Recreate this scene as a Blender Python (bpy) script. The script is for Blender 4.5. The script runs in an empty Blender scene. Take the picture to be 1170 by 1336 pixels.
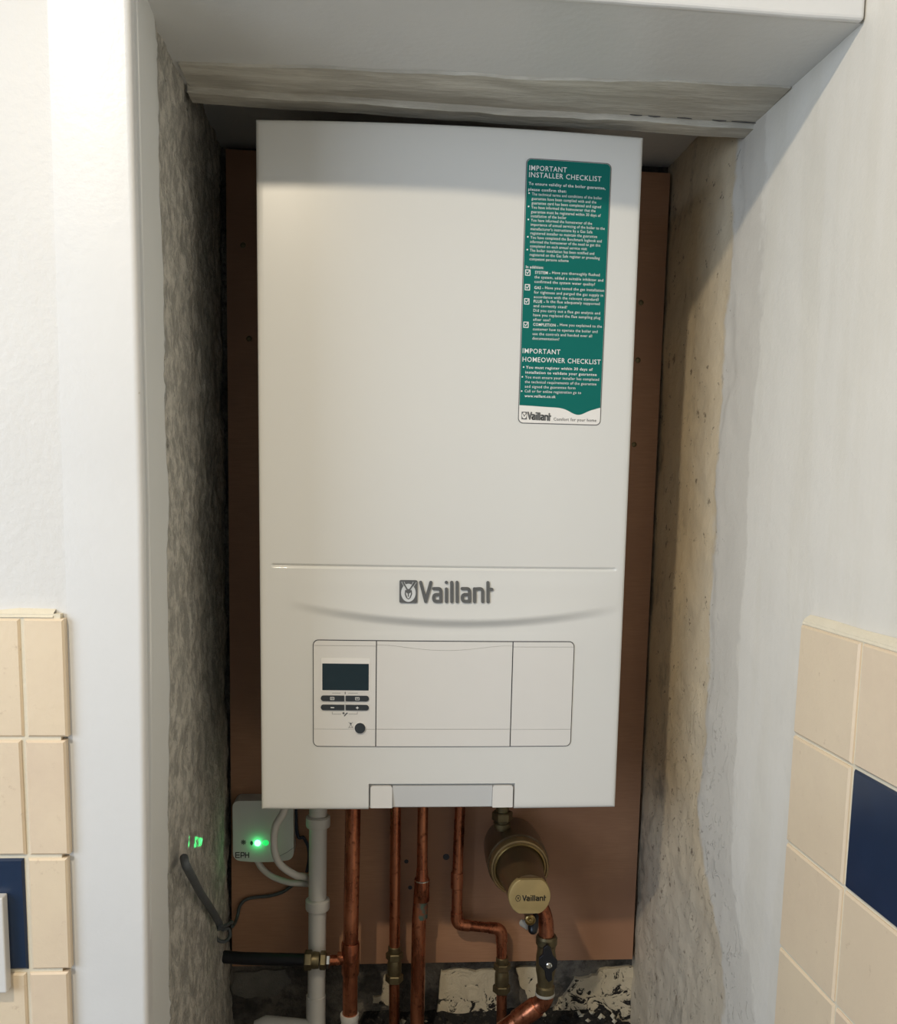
import bpy, math, random
from mathutils import Vector, Matrix, noise
random.seed(7)
S = bpy.context.scene
COL = S.collection

# ------------------------------------------------------------------ camera
CAM = Vector((0.1326, -0.972, 0.3432))
PITCH, YAW, ROLL, FPX = 0.1289, 0.0722, 0.0185, 1211.44
IW, IH, PCX, PCY = 1170, 1336, 6.72, 129.54
_f = Vector((math.sin(YAW)*math.cos(PITCH), math.cos(YAW)*math.cos(PITCH), -math.sin(PITCH)))
_r = Vector((math.cos(YAW), -math.sin(YAW), 0)); _u = _r.cross(_f)
RT = math.cos(ROLL)*_r + math.sin(ROLL)*_u
UP = -math.sin(ROLL)*_r + math.cos(ROLL)*_u
cd = bpy.data.cameras.new('camera'); cam = bpy.data.objects.new('camera', cd); COL.objects.link(cam)
cam.matrix_world = Matrix(((RT.x, UP.x, -_f.x, CAM.x), (RT.y, UP.y, -_f.y, CAM.y), (RT.z, UP.z, -_f.z, CAM.z), (0, 0, 0, 1)))
cd.sensor_fit = 'VERTICAL'; cd.sensor_height = 24; cd.lens = FPX/IH*24
cd.shift_x = -PCX/IH; cd.shift_y = PCY/IH; cd.clip_start = .01
S.camera = cam

# ------------------------------------------------------------------ light and exposure
LAMP = Vector((-.31, -1.06, 1.09))
w = bpy.data.worlds.new('world'); S.world = w; w.use_nodes = True
bg = w.node_tree.nodes['Background']; bg.inputs[0].default_value = (.81, .98, 1.25, 1); bg.inputs[1].default_value = .275
ld = bpy.data.lights.new('ceiling_lamp', 'SPOT'); ld.energy = 32; ld.color = (1, .865, .66); ld.shadow_soft_size = .022
ld.spot_size = math.radians(112); ld.spot_blend = 1
lo = bpy.data.objects.new('ceiling_lamp', ld); lo.location = LAMP; COL.objects.link(lo)
lo.rotation_euler = (Vector((.70, 0, -.50))-LAMP).to_track_quat('-Z', 'Y').to_euler()
wl_ = bpy.data.lights.new('window_daylight', 'AREA'); wl_.shape = 'RECTANGLE'; wl_.size = 1.2; wl_.size_y = 1.1; wl_.energy = 23; wl_.color = (.83, .97, 1.17)
wo = bpy.data.objects.new('window_daylight', wl_); wo.location = (-1.62, -1.75, .60); COL.objects.link(wo)
wo.rotation_euler = (Vector((.2, 0, .25))-Vector(wo.location)).to_track_quat('-Z', 'Y').to_euler()
S.view_settings.view_transform = 'Standard'; S.view_settings.look = 'None'
S.view_settings.exposure = .16; S.view_settings.gamma = 1; S.view_settings.use_curve_mapping = False

# ------------------------------------------------------------------ helpers
def at(px, py, Y):
    d = _f + RT*((px-IW/2-PCX)/FPX) - UP*((py-IH/2-PCY)/FPX)
    return CAM + d*((Y-CAM.y)/d.y)

def base_of(p):
    v = Vector((0, 0, 0))
    while p: v += p.location; p = p.parent
    return v

def obj(name, vf, mat, parent=None, smooth=None, label=None, cat=None, group=None, kind=None, bevel=0, bseg=1):
    verts, faces = vf[0], vf[1]
    off = base_of(parent) if parent else Vector((0, 0, 0))
    me = bpy.data.meshes.new(name)
    me.from_pydata([tuple(Vector(v)-off) for v in verts], [], faces)
    me.validate(); 
    mats = mat if isinstance(mat, (list, tuple)) else [mat]
    for m in mats: me.materials.append(m)
    if len(vf) > 2: me.polygons.foreach_set('material_index', vf[2])
    if smooth is not None:
        me.polygons.foreach_set('use_smooth', [True]*len(me.polygons)); me.set_sharp_from_angle(angle=math.radians(smooth))
    o = bpy.data.objects.new(name, me); COL.objects.link(o)
    if parent: o.parent = parent
    if bevel:
        b = o.modifiers.new('bevel', 'BEVEL'); b.width = bevel; b.segments = bseg; b.limit_method = 'ANGLE'; b.angle_limit = math.radians(40)
    for k, v in (('label', label), ('category', cat), ('group', group), ('kind', kind)):
        if v: o[k] = v
    return o

def thing(name, label, cat, loc, group=None):
    o = bpy.data.objects.new(name, None); COL.objects.link(o); o.location = loc; o.empty_display_size = .02
    o['label'] = label; o['category'] = cat
    if group: o['group'] = group
    return o

def join(*parts):
    V, F = [], []
    for v, f in [p[:2] for p in parts]:
        n = len(V); V += list(v); F += [tuple(i+n for i in q) for q in f]
    return V, F

def box(x0, x1, y0, y1, z0, z1):
    V = [(x, y, z) for x in (x0, x1) for y in (y0, y1) for z in (z0, z1)]
    return V, [(0, 1, 3, 2), (4, 6, 7, 5), (0, 4, 5, 1), (2, 3, 7, 6), (0, 2, 6, 4), (1, 5, 7, 3)]

def prism(poly, y0, y1):            # poly in (x, z), clockwise or not; extruded along Y
    n = len(poly)
    V = [(x, y0, z) for x, z in poly]+[(x, y1, z) for x, z in poly]
    return V, [tuple(range(n)), tuple(range(2*n-1, n-1, -1))]+[(i, i+n, (i+1) % n+n, (i+1) % n) for i in range(n)]

def frame(d):
    d = d.normalized(); a = Vector((0, 0, 1)) if abs(d.z) < .9 else Vector((0, 1, 0))
    s = d.cross(a).normalized(); return s, d.cross(s).normalized()

def fillet(pts, r, n=6):
    pts = [Vector(p) for p in pts]; out = [pts[0]]
    for a, b, c in zip(pts, pts[1:], pts[2:]):
        u, v = (a-b).normalized(), (c-b).normalized(); k = min(r, (a-b).length*.49, (c-b).length*.49)
        for i in range(n+1):
            t = i/n; p = b+u*k; q = b+v*k; out.append(p*(1-t)**2+b*2*t*(1-t)+q*t*t)
    out.append(pts[-1]); return out

def spline(pts, n=8):
    pts = [Vector(p) for p in pts]; P = [pts[0]*2-pts[1]]+pts+[pts[-1]*2-pts[-2]]; out = []
    for i in range(1, len(P)-2):
        for k in range(n):
            t = k/n; a, b, c, d = P[i-1:i+3]
            out.append(.5*((2*b)+(c-a)*t+(2*a-5*b+4*c-d)*t*t+(3*b-a-3*c+d)*t**3))
    out.append(pts[-1]); return out

def tube(pts, r, seg=20):
    pts = [Vector(p) for p in pts]; V, F = [], []
    s, t = frame(pts[1]-pts[0]); n = len(pts)
    for i, p in enumerate(pts):
        d = (pts[min(i+1, n-1)]-pts[max(i-1, 0)]).normalized()
        s = (s-d*s.dot(d)).normalized(); t = d.cross(s)
        rr = r[i] if isinstance(r, (list, tuple)) else r
        for k in range(seg):
            a = 2*math.pi*k/seg; V.append(p+s*rr*math.cos(a)+t*rr*math.sin(a))
    for i in range(n-1):
        for k in range(seg):
            k2 = (k+1) % seg; F.append((i*seg+k, i*seg+k2, (i+1)*seg+k2, (i+1)*seg+k))
    F += [tuple(range(seg-1, -1, -1)), tuple(range((n-1)*seg, n*seg))]
    return V, F

def lathe(prof, org, axis, seg=40, flat=None):      # prof: (radius, distance along the axis)
    org = Vector(org); axis = Vector(axis).normalized(); s, t = frame(axis); V, F = [], []
    for r, h in prof:
        for k in range(seg):
            a = 2*math.pi*k/seg; p = s*r*math.cos(a)+t*r*math.sin(a)
            if flat: p.z = max(-flat, min(flat, p.z))
            V.append(org+axis*h+p)
    n = len(prof)
    for i in range(n-1):
        for k in range(seg):
            k2 = (k+1) % seg; F.append((i*seg+k, (i+1)*seg+k, (i+1)*seg+k2, i*seg+k2))
    F += [tuple(range(seg)), tuple(range(n*seg-1, (n-1)*seg-1, -1))]
    return V, F

def hexnut(c, axis, r, h): return lathe([(r*.9, -h/2), (r, -h/2+r*.1), (r, h/2-r*.1), (r*.9, h/2)], c, axis, 6)

def ngrid(P, N, nu, nv, disp):      # P(i,j) -> point, N normal
    V, F = [], []
    for i in range(nu):
        for j in range(nv):
            p = P(i, j); V.append(p+N*disp(p))
    for i in range(nu-1):
        for j in range(nv-1): F.append((i*nv+j, i*nv+j+1, (i+1)*nv+j+1, (i+1)*nv+j))
    return V, F

def steps(a, b, fa, fb, fine, coarse):
    x, out = a, [a]
    while x < b-1e-6:
        x = min(b, x+(fine if fa <= x < fb else min(coarse, fa-x if x < fa else coarse))); out.append(x)
    return out

def fbm(p, s, o=4): return noise.fractal(Vector(p)*s, 1.0, 2.0, o, noise_basis='PERLIN_ORIGINAL')
def sst(a, b, x):
    t = max(0, min(1, (x-a)/(b-a))); return t*t*(3-2*t)

# ------------------------------------------------------------------ materials
class NT:
    def __init__(s, name, rough=.5, metal=0, coat=0, spec=.5):
        s.m = bpy.data.materials.new(name); s.m.use_nodes = True; s.t = s.m.node_tree; s.b = s.t.nodes['Principled BSDF']
        s.b.inputs['Roughness'].default_value = rough; s.b.inputs['Metallic'].default_value = metal
        s.b.inputs['Coat Weight'].default_value = coat; s.b.inputs['Coat Roughness'].default_value = .08
        s.b.inputs['Specular IOR Level'].default_value = spec
        s.co = s.t.nodes.new('ShaderNodeTexCoord'); s.geo = s.t.nodes.new('ShaderNodeNewGeometry')
    def n(s, ty, **k):
        x = s.t.nodes.new(ty)
        for a, b in k.items(): setattr(x, a, b)
        return x
    def l(s, a, b): s.t.links.new(a, b)
    def noise(s, scale, detail=4, rough=.55, stretch=(1, 1, 1), dist=0):
        mp = s.n('ShaderNodeMapping'); mp.inputs['Scale'].default_value = stretch; s.l(s.geo.outputs['Position'], mp.inputs[0])
        x = s.n('ShaderNodeTexNoise'); x.inputs['Scale'].default_value = scale; x.inputs['Detail'].default_value = detail
        x.inputs['Roughness'].default_value = rough; x.inputs['Distortion'].default_value = dist; s.l(mp.outputs[0], x.inputs['Vector']); return x.outputs['Fac']
    def ramp(s, fac, lo, hi):
        x = s.n('ShaderNodeMapRange'); x.interpolation_type = 'SMOOTHSTEP'; x.inputs['From Min'].default_value = lo; x.inputs['From Max'].default_value = hi
        s.l(fac, x.inputs['Value']); return x.outputs['Result']
    def math(s, op, a, b):
        x = s.n('ShaderNodeMath', operation=op)
        for i, v in enumerate((a, b)):
            if isinstance(v, (int, float)): x.inputs[i].default_value = v
            else: s.l(v, x.inputs[i])
        return x.outputs[0]
    def mix(s, fac, a, b):
        x = s.n('ShaderNodeMix', data_type='RGBA')
        if isinstance(fac, (int, float)): x.inputs[0].default_value = fac
        else: s.l(fac, x.inputs[0])
        for i, v in ((6, a), (7, b)):
            if isinstance(v, tuple): x.inputs[i].default_value = (*v, 1)
            else: s.l(v, x.inputs[i])
        return x.outputs[2]
    def color(s, c):
        if isinstance(c, tuple): s.b.inputs['Base Color'].default_value = (*c, 1)
        else: s.l(c, s.b.inputs['Base Color'])
        return s
    def bump(s, h, dist, strength=1):
        x = s.n('ShaderNodeBump'); x.inputs['Distance'].default_value = dist; x.inputs['Strength'].default_value = strength
        s.l(h, x.inputs['Height']); s.l(x.outputs[0], s.b.inputs['Normal']); return s
    def xyz(s):
        x = s.n('ShaderNodeSeparateXYZ'); s.l(s.geo.outputs['Position'], x.inputs[0]); return x.outputs

def plain(name, c, rough=.5, metal=0, coat=0, var=.06, scale=60, bump=0):
    t = NT(name, rough, metal, coat)
    c2 = tuple(max(0, v*(1-var*2)) for v in c)
    t.color(t.mix(t.noise(scale), c2, tuple(min(1, v*(1+var)) for v in c)))
    if bump: t.bump(t.noise(scale*6), bump)
    return t.m

M = {}
M['enamel'] = plain('white_enamel', (.70, .69, .65), .32, 0, .3, .01, 3)
M['panel'] = plain('white_plastic', (.715, .69, .645), .45, 0, 0, .01, 20)
M['greyplastic'] = plain('grey_plastic', (.61, .61, .595), .45, 0, 0, .01, 20)
M['gap'] = plain('dark_gap', (.05, .05, .055), .7)
M['glass'] = plain('display_glass', (.012, .028, .036), .06, 0, 0, .1, 30)
M['rubber'] = plain('dark_rubber', (.028, .034, .038), .5)
M['print_grey'] = plain('grey_print', (.12, .12, .12), .6)
M['print_white'] = plain('white_print', (.8, .8, .78), .6, var=0)
M['print_black'] = plain('black_print', (.012, .012, .012), .6)
M['chrome_dark'] = plain('smoked_chrome', (.20, .20, .195), .34, .75, 0, .1, 40)
M['chrome'] = plain('chrome', (.7, .68, .62), .2, 1)
M['silver'] = plain('silver_print', (.72, .73, .72), .35, .2)
M['green'] = plain('green_print', (.0005, .138, .115), .5, var=.03, scale=8); M['green'].node_tree.nodes['Principled BSDF'].inputs['Specular IOR Level'].default_value = .2
M['paper'] = plain('sticker_white', (.82, .79, .74), .4, var=.01)
M['pipe_white'] = plain('white_pipe_plastic', (.62, .60, .55), .45, var=.05, scale=25)
M['cable_white'] = plain('white_cable_sheath', (.66, .63, .57), .45, var=.04, scale=30)
M['cable_grey'] = plain('grey_cable_sheath', (.10, .11, .115), .55, var=.2, scale=70)
M['cable_green'] = plain('green_cable_sheath', (.07, .085, .08), .5, var=.2, scale=70)
M['box_white'] = plain('box_plastic', (.60, .60, .57), .5, var=.02, scale=20)
M['black'] = plain('black_plastic', (.008, .009, .012), .35)
M['brass'] = plain('brass', (.42, .30, .12), .35, .9, 0, .2, 90)
M['brass_dull'] = plain('dull_brass', (.20, .16, .085), .42, .8, 0, .25, 120)
M['cap'] = plain('gold_cap', (.42, .31, .135), .42, .35, 0, .06, 60)
M['bronze'] = plain('bronze_plastic', (.105, .065, .03), .3, .25, .3, .15, 40)
M['bronze_light'] = plain('bronze_rim', (.30, .20, .085), .3, .5, .2, .15, 40)
M['seal'] = plain('grey_seal', (.40, .38, .33), .6)
t = NT('copper', .34, .9); a = t.noise(55, 5, .6, (1, 1, .25)); b = t.noise(130, 4)
t.color(t.mix(t.ramp(b, .55, .75), t.mix(t.ramp(a, .35, .65), (.30, .095, .048), (.56, .215, .11)), (.16, .055, .028)))
t.l(t.ramp(a, -.3, 1.9), t.b.inputs['Roughness']); t.bump(b, .0003); M['copper'] = t.m
t = NT('patina_copper', .5, .6); a = t.noise(90, 5)
t.color(t.mix(t.ramp(a, .4, .6), (.30, .11, .06), (.10, .16, .13))); M['patina'] = t.m

# brown faced board: fine horizontal grain
t = NT('brown_laminate', .55); g = t.noise(40, 6, .6, (1, 1, 14)); g2 = t.noise(9, 3)
t.color(t.mix(t.ramp(g2, .3, .7), t.mix(t.ramp(g, .3, .7), (.38, .195, .105), (.44, .235, .13)), (.345, .175, .098))); M['board'] = t.m
M['board_edge'] = plain('board_edge', (.10, .06, .04), .8)

# painted wall
def painted(name, c, dirt=(.55, .52, .47), bump=.0006, rough=.5):
    t = NT(name, rough); n1 = t.noise(5, 4); n2 = t.noise(160, 3); sp = t.noise(75, 3, .7)
    base = t.mix(t.ramp(n1, .35, .75), c, tuple(v*.95 for v in c))
    t.color(t.mix(t.ramp(sp, .74, .80), base, dirt)); t.bump(t.math('ADD', t.math('MULTIPLY', n1, 1.2), t.math('MULTIPLY', n2, .25)), bump*3); return t.m
M['wall'] = painted('kitchen_wall_paint', (.70, .68, .64))
M['gloss'] = painted('gloss_trim_paint', (.73, .72, .695), bump=.0003, rough=.35)
M['soffit'] = painted('soffit_paint', (.70, .70, .68), bump=.0004, rough=.4)
M['fascia'] = painted('upper_wall_paint', (.60, .56, .53))
M['floor'] = plain('kitchen_floor', (.17, .14, .115), .5)

# right wall: paint towards the room, bare stained plaster at the back of the recess
t = NT('right_wall_paint_and_plaster', .55); X, Y, Z = t.xyz()
n1 = t.noise(6, 5); n2 = t.noise(40, 5, .65); n3 = t.noise(120, 4); nv = t.noise(22, 4, .6, (1, 1, .12))
low = t.ramp(Z, .0, -.2)
edge = t.math('ADD', Y, t.math('ADD', t.math('MULTIPLY', t.math('SUBTRACT', n1, .5), .09), t.math('MULTIPLY', t.math('SUBTRACT', n2, .5), .03)))
edge = t.math('ADD', edge, t.math('MULTIPLY', low, .10))
m_pl = t.ramp(edge, .036, .046)
m_coat = t.ramp(t.math('ADD', edge, t.math('MULTIPLY', t.math('SUBTRACT', nv, .5), .05)), -.045, -.035)
paint = t.mix(t.math('MULTIPLY', t.ramp(nv, .45, .62), .5), (.75, .71, .63), (.70, .655, .56))
paint = t.mix(m_coat, paint, (.645, .605, .53))
plas = t.mix(t.ramp(n1, .35, .65), (.68, .55, .365), (.60, .505, .36))
plas = t.mix(t.math('MULTIPLY', low, .7), plas, (.54, .48, .385))
c = t.mix(m_pl, paint, plas)
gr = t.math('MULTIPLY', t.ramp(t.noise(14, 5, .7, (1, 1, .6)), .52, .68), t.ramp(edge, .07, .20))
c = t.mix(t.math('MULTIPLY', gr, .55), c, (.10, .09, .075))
spk = t.math('MULTIPLY', t.ramp(t.noise(70, 3, .75), .63, .70), t.ramp(edge, -.02, .06)); c = t.mix(t.math('MULTIPLY', spk, .75), c, (.13, .09, .06))
spk2 = t.ramp(t.noise(33, 4, .8, (1, 1, .5)), .74, .78); c = t.mix(t.math('MULTIPLY', spk2, .5), c, (.3, .27, .22))
spk3 = t.math('MULTIPLY', t.ramp(t.noise(26, 4, .75), .64, .70), t.ramp(edge, .0, .10)); c = t.mix(t.math('MULTIPLY', spk3, .7), c, (.14, .10, .07))
t.color(c)
h = t.math('ADD', t.math('MULTIPLY', n3, t.math('ADD', t.math('MULTIPLY', m_pl, .5), .06)), t.math('ADD', t.math('MULTIPLY', n2, .6), t.math('MULTIPLY', m_pl, -.4)))
fk = t.math('MULTIPLY', t.ramp(t.noise(48, 3, .6, (1, 1, .7), 2.0), .60, .63), t.math('MULTIPLY', t.ramp(edge, -.07, .03), t.ramp(Z, .25, -.05)))
h = t.math('ADD', h, t.math('MULTIPLY', fk, .8)); t.bump(h, .0014); M['rightwall'] = t.m

# left reveal: painted margin by the trim, then rough grey render
t = NT('left_reveal_render', .85); X, Y, Z = t.xyz(); n1 = t.noise(9, 5); n2 = t.noise(60, 6, .7, (1, 1, .8)); n3 = t.noise(150, 4, .7, (1, 1, .8))
edge = t.math('ADD', Y, t.math('ADD', t.math('MULTIPLY', t.math('SUBTRACT', n1, .5), .05), t.math('MULTIPLY', t.math('SUBTRACT', n2, .5), .012)))
m = t.ramp(edge, -.123, -.118)
rend = t.mix(t.ramp(n2, .4, .62), (.36, .34, .295), (.64, .60, .52)); rend = t.mix(t.ramp(n3, .62, .74), rend, (.10, .09, .075))
c = t.mix(m, t.mix(n1, (.66, .66, .63), (.72, .715, .68)), rend); t.color(c)
t.bump(t.math('MULTIPLY', t.math('ADD', n2, t.math('MULTIPLY', n3, .6)), t.math('ADD', t.math('MULTIPLY', m, 1), .05)), .006); M['leftwall'] = t.m

# mortar behind and below the board, plaster remnants with black specks
t = NT('dirty_mortar', .9); n1 = t.noise(18, 6, .65); n2 = t.noise(70, 5, .7)
t.color(t.mix(t.ramp(n2, .5, .66), t.mix(t.ramp(n1, .38, .62), (.055, .05, .042), (.21, .185, .15)), (.10, .085, .07))); t.bump(n2, .008); M['mortar'] = t.m
t = NT('old_plaster', .9); n1 = t.noise(50, 6, .72, dist=1.5); n2 = t.noise(16, 3); X, Y, Z = t.xyz()
lowz = t.math('MULTIPLY', t.ramp(Z, -.345, -.40), .12)
blk = t.ramp(t.math('ADD', n1, lowz), .60, .645)
t.color(t.mix(blk, t.mix(n2, (.62, .52, .36), (.72, .62, .44)), (.015, .012, .01))); t.bump(n1, -.004); M['plaster'] = t.m
t = NT('rough_batten', .85); n1 = t.noise(38, 6, .65, (.18, 1, 1)); n2 = t.noise(8, 3)
t.color(t.mix(t.ramp(n1, .38, .66), (.46, .43, .365), (.68, .65, .57))); t.bump(n1, .004); M['batten'] = t.m
t = NT('beige_tile', .35); n1 = t.noise(11, 6, .65); n2 = t.noise(95, 4, .7); oi = t.n('ShaderNodeObjectInfo')
c = t.mix(t.ramp(n1, .3, .7), (.79, .635, .45), (.73, .575, .415)); c = t.mix(t.math('MULTIPLY', oi.outputs['Random'], .5), c, (.80, .66, .45))
c = t.mix(t.ramp(n2, .62, .78), c, (.62, .47, .32)); t.color(c); t.bump(n2, .0004); M['tile'] = t.m
M['navy'] = plain('navy_tile', (.014, .03, .068), .28, 0, 0, .15, 30)
M['grout'] = plain('cream_grout', (.76, .68, .52), .8, var=.06, scale=40, bump=.0006)
def emit(name, c, s):
    t = NT(name); t.color((.02, .2, .05)); t.b.inputs['Emission Color'].default_value = (*c, 1); t.b.inputs['Emission Strength'].default_value = s; return t.m
M['led'] = emit('green_led', (.12, 1, .30), 6); M['led_dim'] = emit('dim_green_led', (.02, .75, .14), .9)

# ------------------------------------------------------------------ the room
ANG = .0383; XR, YR = .5039, -.1871
RD = Vector((math.sin(ANG), -math.cos(ANG), 0)); RN = Vector((-math.cos(ANG), -math.sin(ANG), 0))   # along the wall to the room, and its normal
def rw(y, z, out=0):                      # a point of the right wall
    k = (YR-y)/math.cos(ANG); p = Vector((XR, YR, 0))+RD*k+RN*out; p.z = z; return p
ys = [-v for v in steps(-.285, 2.4, -.285, .24, .005, .08)]
zs = steps(-1.25, 1.2, -.46, .78, .005, .08)
def rdisp(p):
    k = sst(-.06, .08, p.y); lowk = sst(.05, -.15, p.z)*sst(-.2, 0, p.y)
    return fbm(p, 7, 3)*.0016 + (k+lowk*.8)*(fbm(p, 15, 3)*.0014+fbm(p, 60, 3)*.0005) - .0012*sst(.03, .04, p.y+fbm(p, 9)*.03)
o = obj('wall_right', ngrid(lambda i, j: rw(ys[i], zs[j]), RN, len(ys), len(zs), rdisp), M['rightwall'], smooth=60, kind='structure')
s_ = o.modifiers.new('thickness', 'SOLIDIFY'); s_.thickness = .06; s_.offset = -1; WR = o

LN = Vector((.454, .0175, 0)).normalized()
ly = [-.198+.004*i for i in range(117)]; lz = [-.46+.005*i for i in range(246)]
def ldisp(p):
    k = sst(-.125, -.115, p.y+fbm(p, 9)*.02)
    return k*(fbm(p*1, 20, 4)*.0035+fbm(p, 90, 3)*.0016-.001)+fbm(p, 6, 2)*.001
o = obj('wall_left', ngrid(lambda i, j: Vector((-.0605-.0385*(ly[i]+.209)-.010*sst(.3, -.2, lz[j])*sst(.1, -.2, ly[i]), ly[i], lz[j])), LN, len(ly), len(lz), ldisp), M['leftwall'], smooth=60, kind='structure')
s_ = o.modifiers.new('thickness', 'SOLIDIFY'); s_.thickness = .05; s_.offset = -1
# make sure both solidified walls grow away from the recess
for wl, nn in ((WR, RN), (o, LN)):
    if wl.data.polygons[0].normal.dot(nn) < 0: wl.data.flip_normals()

WB = obj('wall_back', box(-.10, .56, .2665, .32, -.46, .80), M['mortar'], kind='structure')
obj('floor', box(-1.7, .72, -2.4, -.19, -1.29, -1.25), M['floor'], kind='structure')
obj('ceiling', box(-1.7, .72, -2.4, -.20, 1.2, 1.24), M['wall'], kind='structure')
obj('wall_behind', box(-1.7, .72, -2.46, -2.4, -1.29, 1.24), M['wall'], kind='structure')
obj('ceiling_recess', box(-.13, .56, .015, .32, .762, .80), M['soffit'], kind='structure')
obj('floor_recess', box(-.13, .56, -.19, .32, -.46, -.425), M['mortar'], kind='structure')
# front wall, left of the opening: thin lining, and below the opening
obj('wall_front_left', box(-1.7, -.1235, -.2075, -.15, -1.25, 1.2), M['wall'], kind='structure')
obj('wall_front_below', box(-.1235, .503, -.2075, -.15, -1.25, -.46), M['wall'], kind='structure')
# lintel, tilted a little: higher at its left end
TL = lambda x: .7275-(x+.06)*.0172
def tilted(x0, x1, y0, y1, dz0, z1, n=40, wob=0, wy=0):
    V, F = [], []
    for i in range(n+1):
        x = x0+(x1-x0)*i/n; z = TL(x)+dz0; q = Vector((x*9, 3.1, 0)); j = wob*fbm(q, 1, 4); jy = wy*fbm(q+Vector((5, 5, 5)), 1, 4)
        V += [(x, y0+jy, z+j), (x, y1+jy*.5, z+j*.6), (x, y1, z1), (x, y0, z1)]
    for i in range(n):
        for k in range(4): F.append((i*4+k, i*4+(k+1) % 4, (i+1)*4+(k+1) % 4, (i+1)*4+k))
    F += [(3, 2, 1, 0), tuple(n*4+k for k in range(4))]
    return V, F
obj('wall_lintel', tilted(-.13, .506, -.203, .018, 0, 1.2), M['soffit'], kind='structure')
obj('wall_front_top', tilted(-.1235, .506, -.2065, -.2032, .016, 1.2), M['fascia'], kind='structure')
obj('trim_2', tilted(-.0605, .5035, -.211, -.2035, -.0015, .745, 40, .0012, 0)[0:2], M['gloss'], kind='structure', bevel=.003, bseg=3)
obj('trim_3', tilted(-.062, .4985, -.088, .004, -.0025, .74, 60, .0016, .007), M['batten'], kind='structure', smooth=30)
for v in bpy.data.objects['trim_3'].data.vertices:       # its front edge runs askew
    if v.co.y < -.04: v.co.y += .036*(1-(v.co.x+.06)/.56)
obj('trim_4', tilted(-.064, .4975, -.004, .020, -.0085, .74, 60, .003, .004), M['batten'], kind='structure', smooth=30)

for a, b in [((822, 137), (838, 138)), ((846, 139), (862, 139.5)), ((884, 140), (903, 141)), ((930, 142), (948, 143)), ((955, 143), (992, 146)), ((992, 147), (987, 156))]:
    p, q = at(*a, -.0075), at(*b, -.0075); p.z = TL(p.x)-.0029; q.z = TL(q.x)-.0029-(.006 if a[0] == b[0]+5 else 0); m_ = p.lerp(q, .5)+Vector((0, 0, random.uniform(-.0005, .0005)))
    obj('crack', tube([p, m_, q], [.0003, .0005, .0003], 6), M['gap'], bpy.data.objects['trim_4'])

# gloss painted lining board on the left edge of the opening, bull-nosed
def lining():
    V, F = [], []; zs_ = [-1.25, -.5, -.3, -.11, .0, .12, .24, .33, .5, .7, 1.2]
    def xr(z): return -.0632-.0062*max(0, (.33-z)/.44) if z > -.5 else -.0760
    def xl(z): return -.1235-.0015*max(0, min(1, (.7-z)/.46))-(.009*max(0, (.24-z)/.35) if z < .24 else 0) if z > -.5 else -.1440
    for z in zs_:
        R = xr(z); Lx = xl(z); r = .005
        row = [(Lx, -.190, z), (Lx, -.209, z)]+[(R-r+r*math.sin(a), -.209+r-r*math.cos(a), z) for a in [math.pi/2*i/6 for i in range(7)]]+[(R, -.192, z)]
        V += row
    m = 10
    for i in range(len(zs_)-1):
        for k in range(m): F.append((i*m+k, i*m+(k+1) % m, (i+1)*m+(k+1) % m, (i+1)*m+k))
    F += [tuple(range(m-1, -1, -1)), tuple((len(zs_)-1)*m+k for k in range(m))]
    return V, F
obj('trim_1', lining(), M['gloss'], kind='structure', smooth=40)

# tiles, right wall: shared mesh, one object each
def tile_mesh(wd, ht, th, seed, name):
    b = .0016; V = []
    for (u, v, q) in [(0, 0, 0), (wd, 0, 0), (wd, ht, 0), (0, ht, 0)]: V.append((u, q, v))
    for (u, v) in [(0, 0), (wd, 0), (wd, ht), (0, ht)]: V.append((u, -(th-b), v))
    for (u, v) in [(b, b), (wd-b, b), (wd-b, ht-b), (b, ht-b)]: V.append((u, -th, v))
    F = [(3, 2, 1, 0)]+[(i, (i+1) % 4, (i+1) % 4+4, i+4) for i in range(4)]+[(i+4, (i+1) % 4+4, (i+1) % 4+8, i+8) for i in range(4)]+[(8, 9, 10, 11)]
    me = bpy.data.meshes.new(name); me.from_pydata(V, [], F); me.polygons.foreach_set('use_smooth', [False]*len(F)); return me
G = .0032; P_ = .1
me_b = tile_mesh(P_-G, P_-G, .008, 1, 'tile'); me_b.materials.append(M['tile'])
me_n = tile_mesh(P_-G, P_-G, .008, 1, 'navy_tile'); me_n.materials.append(M['navy'])
def put_tile(me, loc, rz, parent, navy=False):
    o = bpy.data.objects.new('tile', me); COL.objects.link(o); o.parent = parent
    o.location = Vector(loc)+Vector((0, 0, 0)); o.rotation_euler = (random.uniform(-.003, .003), random.uniform(-.003, .003), rz+random.uniform(-.006, .006))
    if navy: o['label'] = 'dark navy blue tile'
ZR0 = .2338
bed = [rw(YR+.0005, ZR0+.002), rw(-1.58, ZR0+.002), rw(-1.58, -.75), rw(YR+.0005, -.75)]
bed2 = [p+RN*.0066 for p in bed]
gr = obj('grout', (bed+bed2, [(0, 3, 2, 1), (4, 5, 6, 7), (0, 1, 5, 4), (1, 2, 6, 5), (2, 3, 7, 6), (3, 0, 4, 7)]), M['grout'], WR)
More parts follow.
